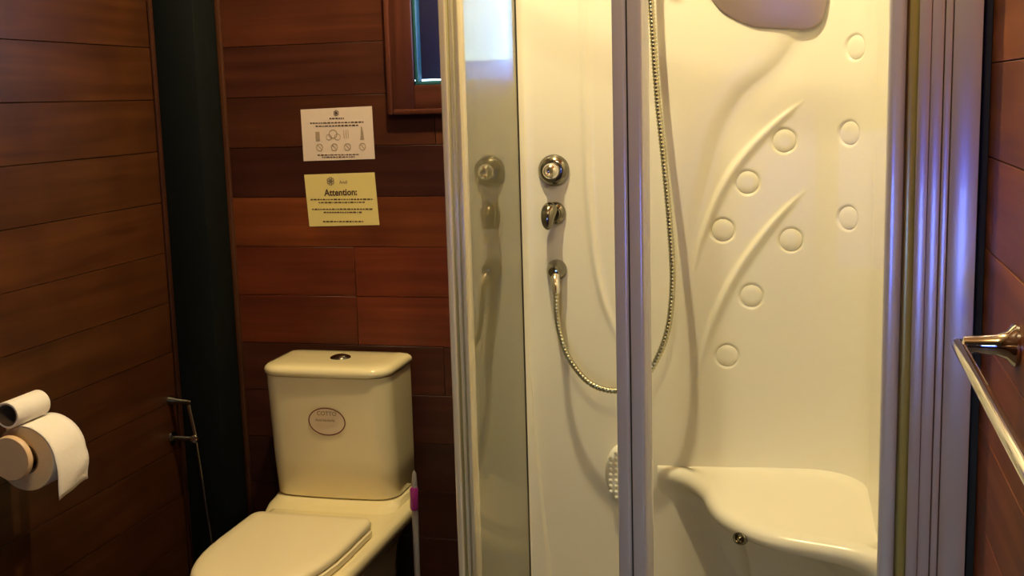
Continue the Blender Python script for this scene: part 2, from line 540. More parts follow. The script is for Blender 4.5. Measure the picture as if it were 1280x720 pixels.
# plan of the moulded wall: back face, rounded corner, right face
plan = [Vector((-0.724, 2.835)), Vector((-0.712, 2.836)), Vector((-0.704, 2.842)), Vector((-0.698, 2.858)), Vector((-0.690, PYB))]
x = -0.690
while x < -0.014:
    x += 0.0034 if x > -0.57 else 0.02
    plan.append(Vector((min(x, -0.012), PYB)))
plan += arc_pts((-0.012, 2.722), 0.14, 90, 2, 66)[1:]
for k in range(1, 15):
    plan.append(Vector((0.128 + 0.020 * k / 14, 2.722 - 0.86 * k / 14)))
zs = list(np.arange(0.10, 0.60, 0.02)) + list(np.arange(0.60, 1.66, 0.0034)) + list(np.arange(1.66, 1.991, 0.03))

def polydist(px, pz, pts, n=60):
    """distance and parameter to a smooth curve in the panel plane, plus side (+ = upper left)"""
    C = spline([Vector((a, b, 0)) for a, b in pts], n)
    C = np.array([(c.x, c.y) for c in C])
    d2 = np.full(px.shape, 1e9); i = np.zeros(px.shape, int)
    for q in range(len(C)):
        e2 = (px - C[q, 0]) ** 2 + (pz - C[q, 1]) ** 2
        m_ = e2 < d2
        d2[m_] = e2[m_]; i[m_] = q
    t = i / (len(C) - 1)
    T = np.gradient(C, axis=0)
    tx, tz = T[i, 0], T[i, 1]
    L = np.hypot(tx, tz) + 1e-9
    side = ((px - C[i, 0]) * (tz) - (pz - C[i, 1]) * tx) / L
    return np.sqrt(d2), t, -side

ARC1 = [(-0.012, 1.394), (-0.072, 1.348), (-0.126, 1.299), (-0.172, 1.247), (-0.210, 1.190), (-0.238, 1.129), (-0.265, 1.056), (-0.284, 0.975)]
ARC2 = [(-0.013, 1.182), (-0.061, 1.136), (-0.106, 1.085), (-0.153, 1.021), (-0.191, 0.959), (-0.219, 0.899), (-0.242, 0.840), (-0.262, 0.769), (-0.278, 0.685)]
EDGE = [(0.01, 1.66), (-0.045, 1.53), (-0.095, 1.46), (-0.158, 1.41), (-0.205, 1.345), (-0.235, 1.26), (-0.262, 1.15), (-0.30, 1.0), (-0.32, 0.80), (-0.33, 0.60)]
COLUMN = [(-0.545, 1.75), (-0.543, 1.55), (-0.542, 1.35), (-0.540, 1.20), (-0.530, 1.05), (-0.512, 0.930), (-0.480, 0.835), (-0.425, 0.735), (-0.36, 0.66)]

PXg = np.array([p.x for p in plan]); flat = np.array([(p.y >= PYB - 0.02 and p.x < 0.06) for p in plan])
gx, gz = np.meshgrid(PXg, np.array(zs), indexing='ij')
H = np.zeros_like(gx)
for pts, wdt, hgt in ((ARC1, 0.0085, 0.0090), (ARC2, 0.0085, 0.0090)):
    d, t, s = polydist(gx, gz, pts)
    tap = np.clip(np.sin(np.pi * np.clip(t, 0, 1)), 0, 1) ** 0.7
    tap = tap * np.clip(t / 0.12, 0, 1)
    w = wdt * (0.25 + 0.75 * tap)
    # steep towards the upper left, gentle towards the lower right
    k = np.where(s < 0, d / w, d / (w * 1.7))
    H += hgt * tap * np.exp(-k ** 2 * 1.1)
d, t, s = polydist(gx, gz, EDGE)
fade = np.clip((gz - 0.95) / 0.35, 0, 1)
H += -0.018 * fade * np.exp(-np.where(s > 0, d, 0) / 0.05) * (1 / (1 + np.exp(-np.clip(np.where(s > 0, d, -d) / 0.014, -30, 30))))
d, t, s = polydist(gx, gz, COLUMN)
H += 0.006 * np.exp(-(d / 0.009) ** 2) * np.clip((0.9 - t) / 0.25, 0, 1)
H[~flat, :] = H[~flat, :] * 0
blend = np.clip((0.05 - gx) / 0.05, 0, 1)
H *= blend
H[:5, :] = 0
# round pockets that hold the body jets
JETS = [(0.086, 1.498), (0.076, 1.306), (0.076, 1.111), (-0.069, 1.290), (-0.154, 1.193), (-0.212, 1.079), (-0.054, 1.056), (-0.145, 0.920), (-0.202, 0.771)]
arcl = np.concatenate([[0], np.cumsum([(b - a).length for a, b in zip(plan, plan[1:])])])
JS = []
for jx, jz in JETS:
    i = int(np.argmin(np.where(np.array([p.y for p in plan]) > 2.70, np.abs(PXg - jx), 9)))
    j = int(np.argmin(np.abs(np.array(zs) - jz)))
    r = np.hypot((arcl - arcl[i])[:, None], (np.array(zs) - jz)[None, :])
    base = float(H[i, j])
    pocket = 1 / (1 + np.exp(np.clip((r - 0.0285) / 0.0010, -40, 40)))
    H = H * (1 - pocket) + (base - 0.0045) * pocket
    a = plan[i - 1]; b = plan[i + 1]; td = (b - a).normalized()
    JS.append((Vector((plan[i].x, plan[i].y, jz)), Vector((td.y, -td.x, 0)), base))

bm = bmesh.new()
grid = []
for i, p in enumerate(plan):
    a = plan[max(i - 1, 0)]; b = plan[min(i + 1, len(plan) - 1)]
    tdir = (b - a).normalized()
    nrm = Vector((tdir.y, -tdir.x))          # faces into the cabin
    if i < 5: nrm = Vector((0, -1))
    grid.append([bm.verts.new((p.x + nrm.x * H[i, j], p.y + nrm.y * H[i, j], z)) for j, z in enumerate(zs)])
for i in range(len(grid) - 1):
    for j in range(len(zs) - 1):
        bm.faces.new((grid[i][j], grid[i + 1][j], grid[i + 1][j + 1], grid[i][j + 1]))
panel = obj('moulded_wall', bm, M['acrylic'], cabin, True)
# narrow flared strip low down at the left edge of the moulding
loft('corner_flare', [[Vector((-0.702, PYB - .001, z)), Vector((-0.702, PYB - .014, z)), Vector((-0.702 + w * .8, PYB - .010, z)), Vector((-0.702 + w, PYB - .001, z))]
                      for z, w in ((0.10, .055), (0.343, .034), (0.56, .016), (0.72, .006), (0.77, .002))], M['acrylic'], cabin)

# tray with raised rim following the front curve
A, Mid, B = Vector((-0.705, 2.29)), Vector((-0.281, 1.872)), Vector((0.130, 1.775))
def circle3(a, b, c):
    ax, ay, bx, by, cx, cy = a.x, a.y, b.x, b.y, c.x, c.y
    d = 2 * (ax * (by - cy) + bx * (cy - ay) + cx * (ay - by))
    ux = ((ax * ax + ay * ay) * (by - cy) + (bx * bx + by * by) * (cy - ay) + (cx * cx + cy * cy) * (ay - by)) / d
    uy = ((ax * ax + ay * ay) * (cx - bx) + (bx * bx + by * by) * (ax - cx) + (cx * cx + cy * cy) * (bx - ax)) / d
    return Vector((ux, uy)), math.hypot(ax - ux, ay - uy)
CC, CR = circle3(A, Mid, B)
ang = lambda p: math.atan2(p.y - CC.y, p.x - CC.x)
aA, aM, aB = ang(A), ang(Mid), ang(B)
def on_arc(a, r=0.0): return Vector((CC.x + (CR + r) * math.cos(a), CC.y + (CR + r) * math.sin(a)))
front = [on_arc(aA + (aB - aA) * k / 24, 0.03) for k in range(25)]
foot = [Vector((-0.745, 2.87))] + [Vector((-0.745, 2.30))] + front[1:] + [Vector((0.225, 1.75)), Vector((0.225, 2.87))]
cen = Vector((-0.2, 2.35))
def ring(s, z): return [Vector((*(cen + (p - cen) * s), z)) for p in foot]
loft('shower_tray', [ring(.97, 0.0), ring(1.0, .01), ring(1.0, .125), ring(.985, .138), ring(.93, .138), ring(.91, .12), ring(.90, .06), ring(.4, .05)],
     M['tray'], cabin)
def arc_bar(name, a0, a1, r0, r1, z0, z1, m, parent, n=16):
    L = []
    for k in range(n + 1):
        a = a0 + (a1 - a0) * k / n
        p, q = on_arc(a, r0), on_arc(a, r1)
        L.append([Vector((*p, z0)), Vector((*q, z0)), Vector((*q, z1)), Vector((*p, z1))])
    return loft(name, L, m, parent)
arc_bar('header_rail', aA, aB, -.012, .022, 1.955, 1.990, M['alu'], cabin, 24)
arc_bar('sill_rail', aA, aB, -.012, .022, .139, .160, M['alu'], cabin, 24)

# side pane on the left: glass running from the back panel to the front post
box('side_pane', PX - .003, PX + .003, 2.312, 2.834, .160, 1.955, M['side_glass'], cabin)
box('side_rail', PX - .012, PX + .012, 2.312, 2.834, 1.9555, 1.990, M['alu'], cabin)
box('side_rail', PX - .012, PX + .012, 2.312, 2.834, .139, .1595, M['alu'], cabin)
box('pane_seal', PX - .005, PX + .0045, 2.8345, 2.8415, .139, 1.99, M['rubber'], cabin)
# front post on the left: outer profile, narrow joint, inner ribbed profile
box('post_profile', -0.719, -0.7050, 2.262, 2.311, .139, 1.99, M['alu_warm'], cabin, bev=.004, seg=3)
box('post_joint', -0.7047, -0.7000, 2.280, 2.311, .139, 1.99, M['yellow_tint'], cabin)
box('post_profile', -0.6998, -0.6925, 2.268, 2.311, .139, 1.99, M['alu_warm'], cabin, bev=.0025, seg=2)
box('post_rib', -0.6922, -0.6890, 2.276, 2.311, .139, 1.99, M['yellow_tint'], cabin)
box('post_profile', -0.6887, -0.6800, 2.266, 2.311, .139, 1.99, M['alu_warm'], cabin, bev=.003, seg=2)

# two curved sliding doors that meet at the double stile
def stile(parent, a, w, r0, r1, m, name='stile', bev=.005):
    c = on_arc(a)
    bm = bmesh.new()
    add_box(bm, c.x - w / 2, c.x + w / 2, c.y - r1, c.y - r0, .161, 1.954, bev, 3, rot=a + math.pi / 2, pivot=(c.x, c.y, 0))
    return obj(name, bm, m, parent, True, 40)
dth = 1.0 / CR
doorL = bpy.data.objects.new('door', None); doorR = bpy.data.objects.new('door', None)
for d_ in (doorL, doorR):
    COL.objects.link(d_); d_.parent = cabin; d_.matrix_parent_inverse = cabin.matrix_basis.inverted()
sg = 1 if aB > aA else -1
arc_bar('door_pane', aA + sg * .024 * dth, aM - sg * .028 * dth, -.003, .003, .162, 1.953, M['door_glass'], doorL, 14)
arc_bar('door_pane', aM + sg * .028 * dth, aB - sg * .032 * dth, -.003, .003, .162, 1.953, M['door_glass'], doorR, 14)
stile(doorL, aM - sg * .0145 * dth, .026, -.012, .016, M['alu_stile'])
stile(doorR, aM + sg * .0145 * dth, .026, -.012, .016, M['alu_stile'])
box_seal = stile(doorL, aM, .0022, -.012, .012, M['rubber'], 'magnet_seal', 0)
stile(doorR, aB - sg * .020 * dth, .024, -.012, .016, M['alu_stile'], bev=.008)

# right hand jamb: bead coloured like the yellow cabin reflection, two grooved strips and a broad flat profile
R0 = math.radians(8)
box('jamb_bead', 0.1215, 0.1395, 1.776, 1.800, .139, 1.99, M['yellow_tint'], cabin, bev=.007, seg=3)
box('jamb_profile', 0.1405, 0.1565, 1.764, 1.800, .139, 1.99, M['alu'], cabin, bev=.0012, rot=-R0)
box('jamb_profile', 0.1572, 0.1735, 1.766, 1.800, .139, 1.99, M['alu'], cabin, bev=.0012, rot=-R0)
box('jamb_profile', 0.1748, 0.1845, 1.765, 1.800, .139, 1.99, M['alu'], cabin, bev=.0012, rot=-R0)
box('jamb_profile', 0.1858, 0.2235, 1.762, 1.800, .139, 1.99, M['alu'], cabin, bev=.0012, rot=-R0)
box('jamb_seal', 0.2240, 0.2340, 1.772, 1.86, .139, 1.99, M['rubber'], cabin)

# moulded seat in the right hand corner
SZ = 0.485
fr = spline([(-0.375, 2.858, 0), (-0.340, 2.838, 0), (-0.291, 2.790, 0), (-0.252, 2.715, 0), (-0.230, 2.633, 0), (-0.198, 2.555, 0), (-0.150, 2.489, 0), (-0.092, 2.440, 0), (-0.025, 2.412, 0), (0.070, 2.385, 0), (0.134, 2.345, 0)], 6)
n = len(fr)
bk = []
for k in range(n):
    t = k / (n - 1)
    if t < .55: bk.append(Vector((-0.375 + t / .55 * .363, PYB + .004)))
    elif t < .8:
        a = math.radians(90 - (t - .55) / .25 * 88); bk.append(Vector((-0.012 + .144 * math.cos(a), 2.722 + .144 * math.sin(a))))
    else: bk.append(Vector((0.133 + .009 * (t - .8) / .2, 2.722 - (t - .8) / .2 * .36)))
bm = bmesh.new()
R = []
for k in range(n):
    f = Vector((fr[k].x, fr[k].y)); b = bk[k]
    dv = b - f; L = dv.length; u = dv / L if L > 1e-6 else Vector((0, 1))
    t = k / (n - 1)
    rr = min(.018, L * .45)
    P = [(L, SZ + .012), (L * .97, SZ + .003), (L * .9, SZ), (L * .5, SZ - .002), (rr * 2.2, SZ), (rr * 1.2, SZ - .001), (rr * .35, SZ - .007), (0, SZ - .018), (-.001 * 0, SZ - .030),
         ] + [(L * min(1.01, q0 + lev * max(0, 1.15 - 2.6 * t)), SZ - dz) for q0, dz, lev in
              ((.05, .044, .12), (.16, .056, .25), (.32, .080, .40), (.48, .13, .55), (.58, .20, .75), (.64, .28, .95), (.68, .375, 1.1))]
    R.append([bm.verts.new((f.x + u.x * q, f.y + u.y * q, z)) for q, z in P])
for A_, B_ in zip(R, R[1:]):
    for j in range(len(A_) - 1):
        bm.faces.new((A_[j], B_[j], B_[j + 1], A_[j + 1]))
obj('seat', bm, M['acrylic'], cabin, True)
# outlet on the nose of the seat
lathe('seat_outlet', (-0.146, 2.480, 0.452), (-0.62, -0.75, 0.22), [(-.006, .014), (.003, .0165), (.006, .0150), (.006, .0125), (.003, .011), (.004, .006), (.006, .004), (.006, 0)], M['dark_chrome'], cabin, 24, sx=1.15, sy=.85)

# body jets
for p, dn, base in JS:
    lathe('jet', p + dn * (base - .0048), dn, [(0, .0262), (.0030, .0258), (.0040, .0240), (.0044, .012), (.0046, 0)], M['acrylic'], cabin, 36)

# shaped mirror plate in the upper part of the back panel
mo = spline([(-0.262, 1.72, 0), (-0.247, 1.64, 0), (-0.232, 1.612, 0), (-0.205, 1.585, 0), (-0.146, 1.556, 0), (-0.100, 1.549, 0), (-0.064, 1.546, 0), (-0.030, 1.543, 0), (-0.004, 1.549, 0), (0.012, 1.566, 0), (0.020, 1.600, 0), (0.023, 1.66, 0), (0.018, 1.74, 0),
             (-0.02, 1.82, 0), (-0.12, 1.86, 0), (-0.21, 1.82, 0), (-0.262, 1.72, 0)], 5)[:-1]
def pface(x_):
    return PYB if x_ <= -0.012 else 2.722 + math.sqrt(.14 ** 2 - (x_ + .012) ** 2)
loft('mirror_plate', [[Vector((p.x, pface(p.x) - q, p.y)) for p in mo] for q in (-.002, .0045)] +
     [[Vector((-0.12 + (p.x + .12) * .97, pface(-0.12 + (p.x + .12) * .97) - .0062, 1.70 + (p.y - 1.70) * .97)) for p in mo]], M['mirror'], cabin, auto=30)

# foot massager, half hidden by the door stile
fm = lathe('foot_massager', (-0.462, PYB + .001, 0.462), (0, -1, 0), [(0, .045), (.010, .045), (.022, .040), (.027, .032), (.028, 0)], M['white_plastic'], cabin, 32, sx=1.0, sy=1.65)
bm = bmesh.new()
for ix in range(-2, 3):
    for iz in range(-4, 5):
        if (ix / 2.6) ** 2 + (iz / 4.8) ** 2 < 1:
            add_lathe(bm, (-0.462 + ix * .014, PYB - .026, 0.462 + iz * .0145), (0, -1, 0), [(0, .005), (.004, .0042), (.006, 0)], 8)
o = obj('rubbing_nub', bm, M['white_plastic'], fm, True); o['kind'] = 'stuff'

# mixer valves on the back panel
yv = PYB - .001
v1 = lathe('thermostat_valve', (-0.624, yv, 1.228), (0, -1, 0), [(0, .039), (.004, .039), (.010, .036), (.017, .030), (.020, .0235), (.020, .021)], M['dark_chrome'], cabin, 40)
lathe('knob', (-0.624, yv - .019, 1.228), (0, -1, 0), [(0, .021), (.016, .020), (.026, .0185), (.032, .014), (.034, .010), (.031, .006), (.031, 0)], M['chrome'], v1, 32)
v2 = lathe('diverter_valve', (-0.622, yv, 1.122), (0, -1, 0), [(0, .026), (.004, .026), (.010, .023), (.014, .017), (.026, .015), (.026, 0)], M['dark_chrome'], cabin, 32, sx=1, sy=1.08)
bm = bmesh.new()
sp = spline([(-0.628, yv - .024, 1.138), (-0.630, yv - .040, 1.130), (-0.632, yv - .050, 1.112), (-0.632, yv - .052, 1.086)], 6)
add_tube(bm, sp, lambda i: [.012, .016, .0178, .0185, .0190, .0192, .0192, .0190, .0186, .0182, .0176, .0170, .0163, .0154, .0142, .0128, .0110, .008, .003][i], 20)
obj('lever', bm, M['dark_chrome'], v2, True, 60)
v3 = lathe('hose_outlet', (-0.622, yv, 0.980), (0, -1, 0), [(0, .026), (.004, .026), (.012, .024), (.024, .021), (.036, .018), (.046, .012), (.049, 0)], M['dark_chrome'], cabin, 32)
tube('outlet_nipple', [(-0.619, yv - .036, .975), (-0.616, yv - .052, .962), (-0.613, yv - .060, .945), (-0.612, yv - .064, .930)], lambda i: [.010, .011, .0105, .009][i], M['chrome'], v3, 16)
# holder that keeps the top end of the hose, above the picture
lathe('hose_holder', (-0.378, PYB, 1.795), (0, -1, 0), [(0, .03), (.012, .028), (.02, .016), (.078, .014), (.095, .016), (.096, 0)], M['chrome'], cabin, 24)

# ------------------------------------------------------------------ shower hose (hangs in the cabin)
hp = spline([(-0.612, 2.797, 0.938), (-0.610, 2.793, 0.880), (-0.600, 2.788, 0.825), (-0.578, 2.784, 0.768), (-0.530, 2.780, 0.713), (-0.468, 2.778, 0.695), (-0.412, 2.779, 0.716),
             (-0.371, 2.780, 0.762), (-0.337, 2.786, 0.851), (-0.3265, 2.796, 0.968), (-0.334, 2.808, 1.102), (-0.348, 2.818, 1.253), (-0.363, 2.824, 1.402), (-0.3735, 2.828, 1.567), (-0.380, 2.822, 1.70), (-0.381, 2.800, 1.785)], 10)
hp = resample(hp, 0.0022)
hose = tube('shower_hose', hp, lambda i: (.0082, .0074, .0062, .0074)[i % 4], M['hose'], None, 12, auto=None)
tag(hose, 'ribbed steel shower hose looping down from the lowest chrome valve', 'hose')

# ------------------------------------------------------------------ toilet
TX = -1.197
toilet = thing('toilet', 'ivory close-coupled toilet with closed lid against the wooden back wall', 'toilet', (TX, 2.45, 0))
def rrect(cx, cy, w, d, rf, rb, z, n=8, bulge=0.0):
    """rounded rectangle loop, front corners radius rf, back corners rb; front edge may bow out"""
    P = []
    for (sx_, sy_, r, a0) in ((1, -1, rf, -90), (1, 1, rb, 0), (-1, 1, rb, 90), (-1, -1, rf, 180)):
        for k in range(n + 1):
            a = math.radians(a0 + 90 * k / n)
            P.append(Vector((cx + sx_ * (w / 2 - r) + r * math.cos(a), cy + sy_ * (d / 2 - r) + r * math.sin(a), z)))
    # extra points on the front edge
    Q = []
    for i, p in enumerate(P):
        Q.append(p)
    a, b = P[-1], P[0]
    for k in range(1, 8):
        Q.append(a.lerp(b, k / 8))
    for p in Q:
        if p.y < cy:
            p.y -= bulge * max(0, 1 - ((p.x - cx) / (w / 2)) ** 2)
    return Q
ZT = 0.398
tank = []
for z, w, d in ((ZT, .330, .165), (ZT + .006, .340, .172), (ZT + .10, .341, .182), (ZT + .22, .342, .192), (ZT + .327, .342, .200)):
    tank.append(rrect(TX, 2.895 - d / 2, w, d, .048, .02, z, bulge=.010))
loft('cistern', tank, M['ceramic'], toilet, auto=60)
lid = []
for z, s, g in ((ZT + .3285, .340, .200), (ZT + .331, .346, .206), (ZT + .334, .350, .210), (ZT + .341, .350, .210), (ZT + .347, .345, .206), (ZT + .352, .333, .196), (ZT + .3555, .308, .170), (ZT + .3570, .27, .11), (ZT + .3574, .16, .05)):
    lid.append(rrect(TX, 2.895 - .2 / 2 - .002, s, g, min(.052, g * .4), min(.02, g * .2), z, bulge=.011))
lo_ = loft('cistern_lid', lid, M['ceramic'], toilet, auto=60)
fb = lathe('flush_button', (TX + .012, 2.790, ZT + .3572), (0, 0, 1), [(0, .027), (.003, .026), (.005, .022), (.005, .0205), (.0035, .0200), (.007, .017), (.0085, 0)], M['dark_chrome'], toilet, 28)

def dshape(w, yb, ys, yf, z, n=20, rc=0.02, cx=-1.168):
    """D outline: straight back at yb, straight sides to ys, rounded front to yf"""
    P = []
    h = w / 2
    for k in range(n + 1):
        a = math.pi * k / n
        ca, sa = math.cos(a), math.sin(a)
        e = 0.86
        P.append(Vector((cx - h * math.copysign(abs(ca) ** e, ca), ys - (ys - yf) * abs(sa) ** e, z)))
    for k in range(5):
        a = math.radians(90 * k / 4)
        P.append(Vector((cx + h - rc + rc * math.cos(a), yb - rc + rc * math.sin(a), z)))
    for k in range(5):
        a = math.radians(90 + 90 * k / 4)
        P.append(Vector((cx - h + rc + rc * math.cos(a), yb - rc + rc * math.sin(a), z)))
    return P
# pan: pedestal, flaring bowl and the shelf that carries the cistern
bw = []
for z, w, yb, ys, yf in ((0, .245, 2.88, 2.58, 2.33), (.02, .235, 2.88, 2.58, 2.34), (.12, .215, 2.88, 2.55, 2.33), (.20, .215, 2.885, 2.49, 2.25), (.26, .235, 2.89, 2.44, 2.17), (.310, .285, 2.895, 2.39, 2.115),
                         (.340, .345, 2.898, 2.355, 2.08), (.358, .366, 2.90, 2.34, 2.065), (.374, .362, 2.90, 2.34, 2.067), (.3805, .350, 2.896, 2.342, 2.075), (.382, .320, 2.88, 2.35, 2.10)):
    bw.append(dshape(w, yb - .004, ys, yf, z, rc=min(.15, w * .45)))
loft('bowl', bw, M['ceramic'], toilet, auto=50)
loft('cistern_shelf', [rrect(TX + .004, 2.880 - d / 2, w, d, .05, .03, z) for z, w, d in ((.370, .356, .235), (.382, .354, .215), (.386, .350, .196), (.392, .345, .180), (.3965, .342, .174), (.3978, .330, .165))], M['ceramic'], toilet, auto=60)
st = []
for z, g in ((.3835, -.006), (.386, 0), (.398, 0), (.4015, -.005)):
    st.append(dshape(.320 + 2 * g, 2.540 + g, 2.37, 2.078 - g, z, rc=.03, cx=-1.172))
loft('seat', st, M['seat_plastic'], toilet, auto=50)
sl = []
for z, g in ((.4028, -.007), (.4050, -.001), (.414, 0), (.4200, -.004), (.4235, -.012), (.4252, -.035), (.4258, -.08)):
    sl.append(dshape(.316 + 2 * g, 2.545 + g, 2.37, 2.082 - g, z, rc=max(.006, .03 + g), cx=-1.172))
loft('seat_lid', sl, M['seat_plastic'], toilet, auto=50)
for sx_ in (-1, 1):
    lathe('hinge', (TX + sx_ * .085 - .02, 2.560, .394), (1, 0, 0), [(0, 0), (0, .009), (.04, .009), (.04, 0)], M['seat_plastic'], toilet, 16)
# oval maker's label on the cistern front
SX, SZt, SY = -1.190, 0.611, 2.6765
def cist_y(x_, z_):
    """front face of the cistern"""
    t = (z_ - ZT) / .32
    d = float(np.interp(z_ - ZT, (.006, .10, .22, .327), (.172, .182, .192, .200))); w = .341
    return 2.895 - d - .010 * max(0, 1 - ((x_ - TX) / (w / 2)) ** 2) - .0004
bm = bmesh.new()
def oval(rx, rz, off):
    return [bm.verts.new((SX + rx * math.cos(a), cist_y(SX + rx * math.cos(a), SZt + rz * math.sin(a)) - off, SZt + rz * math.sin(a))) for a in [2 * math.pi * k / 48 for k in range(48)]]
o1, o2 = oval(.0505, .0375, .0016), oval(.0475, .0345, .0016)
for k in range(48):
    bm.faces.new((o1[k], o1[(k + 1) % 48], o2[(k + 1) % 48], o2[k]))
rim_ = obj('label_border', bm, M['ring_ink'], toilet)
bm = bmesh.new()
o1 = oval(.0476, .0346, .0014); bm.faces.new(o1)
stk = obj('label_film', bm, M['sticker'], toilet)
text('label_lettering', 'COTTO', .0150, (SX + .002, cist_y(SX, SZt + .030) - .0022, SZt + .0215), M['ink_faint'], stk, bold=.0003)
text('label_lettering', 'Anti-bacteria', .0100, (SX - .004, cist_y(SX, SZt + .010) - .0024, SZt + .004), M['ink_faint'], stk, bold=.0002)

# ------------------------------------------------------------------ toilet brush leaning at the side
BRX, BRY = -0.932, 2.60
br = thing('toilet_brush', 'slim grey-white toilet brush with a magenta band, right of the cistern', 'toilet brush', (BRX, BRY, 0))
lathe('brush_pot', (BRX, BRY, 0.0), (0, 0, 1), [(0, 0), (0, .043), (.01, .047), (.11, .040), (.12, .036), (.115, .03), (.11, .012)], M['brush_white'], br, 24)
tube('handle', [(BRX, BRY, .10), (BRX, BRY, .27), (BRX + .001, BRY, .43), (BRX + .002, BRY, .494), (BRX + .003, BRY, .518), (BRX + .003, BRY, .526)], lambda i: (.0065, .007, .008, .0072, .005, .001)[i], M['brush_white'], br, 14)
tube('grip_band', [(BRX, BRY - .002, .427), (BRX, BRY - .002, .433), (BRX + .001, BRY - .002, .456), (BRX + .0015, BRY - .002, .478), (BRX + .002, BRY - .002, .484)], lambda i: (.0085, .0105, .0100, .0105, .0085)[i], M['purple'], br, 14)

# ------------------------------------------------------------------ water tap and thin hose in the left corner
tp = thing('hose_tap', 'small metal wall tap with a thin hose in the dark corner beside the green post', 'tap', (XL, 2.76, .53))
lathe('wall_plate', (XL, 2.757, .528), (1, 0, 0), [(0, 0), (0, .018), (.004, .018), (.008, .012), (.008, 0)], M['dark_chrome'], tp, 20)
tube('spout', [(XL + .008, 2.757, .528), (XL + .04, 2.757, .528), (XL + .070, 2.757, .528)], .008, M['dark_chrome'], tp, 14)
lathe('knob', (XL + .068, 2.757, .528), (0, -.5, .2), [(-.012, 0), (-.012, .011), (.006, .012), (.010, .009), (.011, 0)], M['chrome'], tp, 16)
tube('riser', [(XL + .071, 2.757, .528), (XL + .066, 2.757, .565), (XL + .060, 2.757, .60), (XL + .056, 2.757, .622)], lambda i: (.006, .005, .005, .006)[i], M['chrome'], tp, 12)
lathe('spray_hook', (XL, 2.757, .632), (1, 0, -.05), [(0, 0), (0, .013), (.01, .012), (.03, .008), (.058, .0075), (.064, .005), (.065, 0)], M['dark_chrome'], tp, 16)
tube('thin_hose', spline([(XL + .071, 2.757, .522), (XL + .078, 2.757, .44), (XL + .088, 2.757, .33), (XL + .095, 2.757, .25), (XL + .103, 2.755, .12), (XL + .10, 2.75, .012)], 6), .0045, M['dark_chrome'], tp, 10)

# ------------------------------------------------------------------ toilet paper
RX, RZ, RR = -1.557, 0.708, 0.068
hold = thing('paper_holder', 'pale wooden toilet paper holder with a round end disc on the left wall', 'paper holder', (XL, 2.06, RZ))
lathe('end_disc', (RX - .003, 1.973, RZ + .012), (0, -1, 0), [(-.008, 0), (-.008, .043), (-.004, .0465), (.004, .0465), (.008, .044), (.009, 0)], M['beech'], hold, 40)
tube('peg', [(RX, 1.981, RZ), (RX, 2.06, RZ), (RX, 2.135, RZ)], .014, M['beech'], hold, 20)
box('bracket', XL + .0005, RX + .02, 2.1355, 2.160, RZ - .025, RZ + .025, M['beech'], hold, bev=.006)
box('wall_plate', XL + .0003, XL + .014, 2.10, 2.1350, RZ - .04, RZ + .04, M['beech'], hold, bev=.004)

roll = thing('toilet_roll', 'full white toilet roll on the wooden holder, loose sheet hanging down', 'toilet roll', (RX, 2.06, RZ))
bm = bmesh.new()
RY0, RY1 = 2.005, 2.110
add_lathe(bm, (RX, RY0, RZ), (0, 1, 0), [(.002, RR - .001), (0.004, RR), (RY1 - RY0 - .004, RR), (RY1 - RY0 - .002, RR - .001)], 64)
obj('paper_layers', bm, M['tissue'], roll, True, 60)
lathe('roll_end', (RX, RY0 + .0015, RZ), (0, 1, 0), [(0.0006, RR - .0012), (0, RR - .02), (0.0003, .0325)], M['tissue_end'], roll, 64)
lathe('roll_end', (RX, RY1 - .0015, RZ), (0, -1, 0), [(0.0006, RR - .0012), (0, RR - .02), (0.0003, .0325)], M['tissue_end'], roll, 64)
lathe('core_tube', (RX, RY0, RZ), (0, 1, 0), [(0, .0322), (RY1 - RY0, .0322), (RY1 - RY0, .0305), (0, .0305), (0, .0322)], M['card'], roll, 40)
# hanging sheet: leaves the roll near its top and falls on the room side
bm = bmesh.new()
prof = []
for k in range(13):
    a = math.radians(100 - 100 * k / 12)
    rr = RR + .0012 + .004 * max(0, k - 5) / 7
    prof.append((RX + rr * math.cos(a), RZ + rr * math.sin(a)))
for k in range(1, 9):
    prof.append((RX + RR + .0052 + .004 * math.sin(k * .5), RZ - .0105 * k))
R = []
for i, (px_, pz_) in enumerate(prof):
    f = max(0, i - 12) / 8
    row = []
    for j in range(9):
        t = j / 8
        row.append(bm.verts.new((px_ + .003 * f * math.sin(t * 5 + i * .7), RY0 + (RY1 - RY0) * t + f * .001, pz_ + f * (.012 * t) + .0015 * f * math.sin(t * 9))))
    R.append(row)
for A_, B_ in zip(R, R[1:]):
    for j in range(8):
        bm.faces.new((A_[j], A_[j + 1], B_[j + 1], B_[j]))
sh = obj('loose_sheet', bm, M['tissue'], roll, True)
sd = sh.modifiers.new('thickness', 'SOLIDIFY'); sd.thickness = .0008; sd.offset = 1

SRX, SRR = -1.572, 0.0275
SRZ = RZ + math.sqrt((RR + SRR + .0022) ** 2 - (SRX - RX) ** 2)
small = thing('spent_toilet_roll', 'small nearly used up toilet roll lying on top of the full roll', 'toilet roll', (SRX, 2.05, SRZ - SRR))
lathe('paper_layers', (SRX, 1.985, SRZ), (0, 1, 0), [(0.001, .0225), (0, .0262), (.002, SRR), (.104, SRR), (.106, .0262), (.105, .0225)], M['tissue'], small, 48)
lathe('core_tube', (SRX, 1.985, SRZ), (0, 1, 0), [(.0005, .0225), (.1055, .0225), (.1055, .021), (.0005, .021), (.0005, .0225)], M['card'], small, 40)

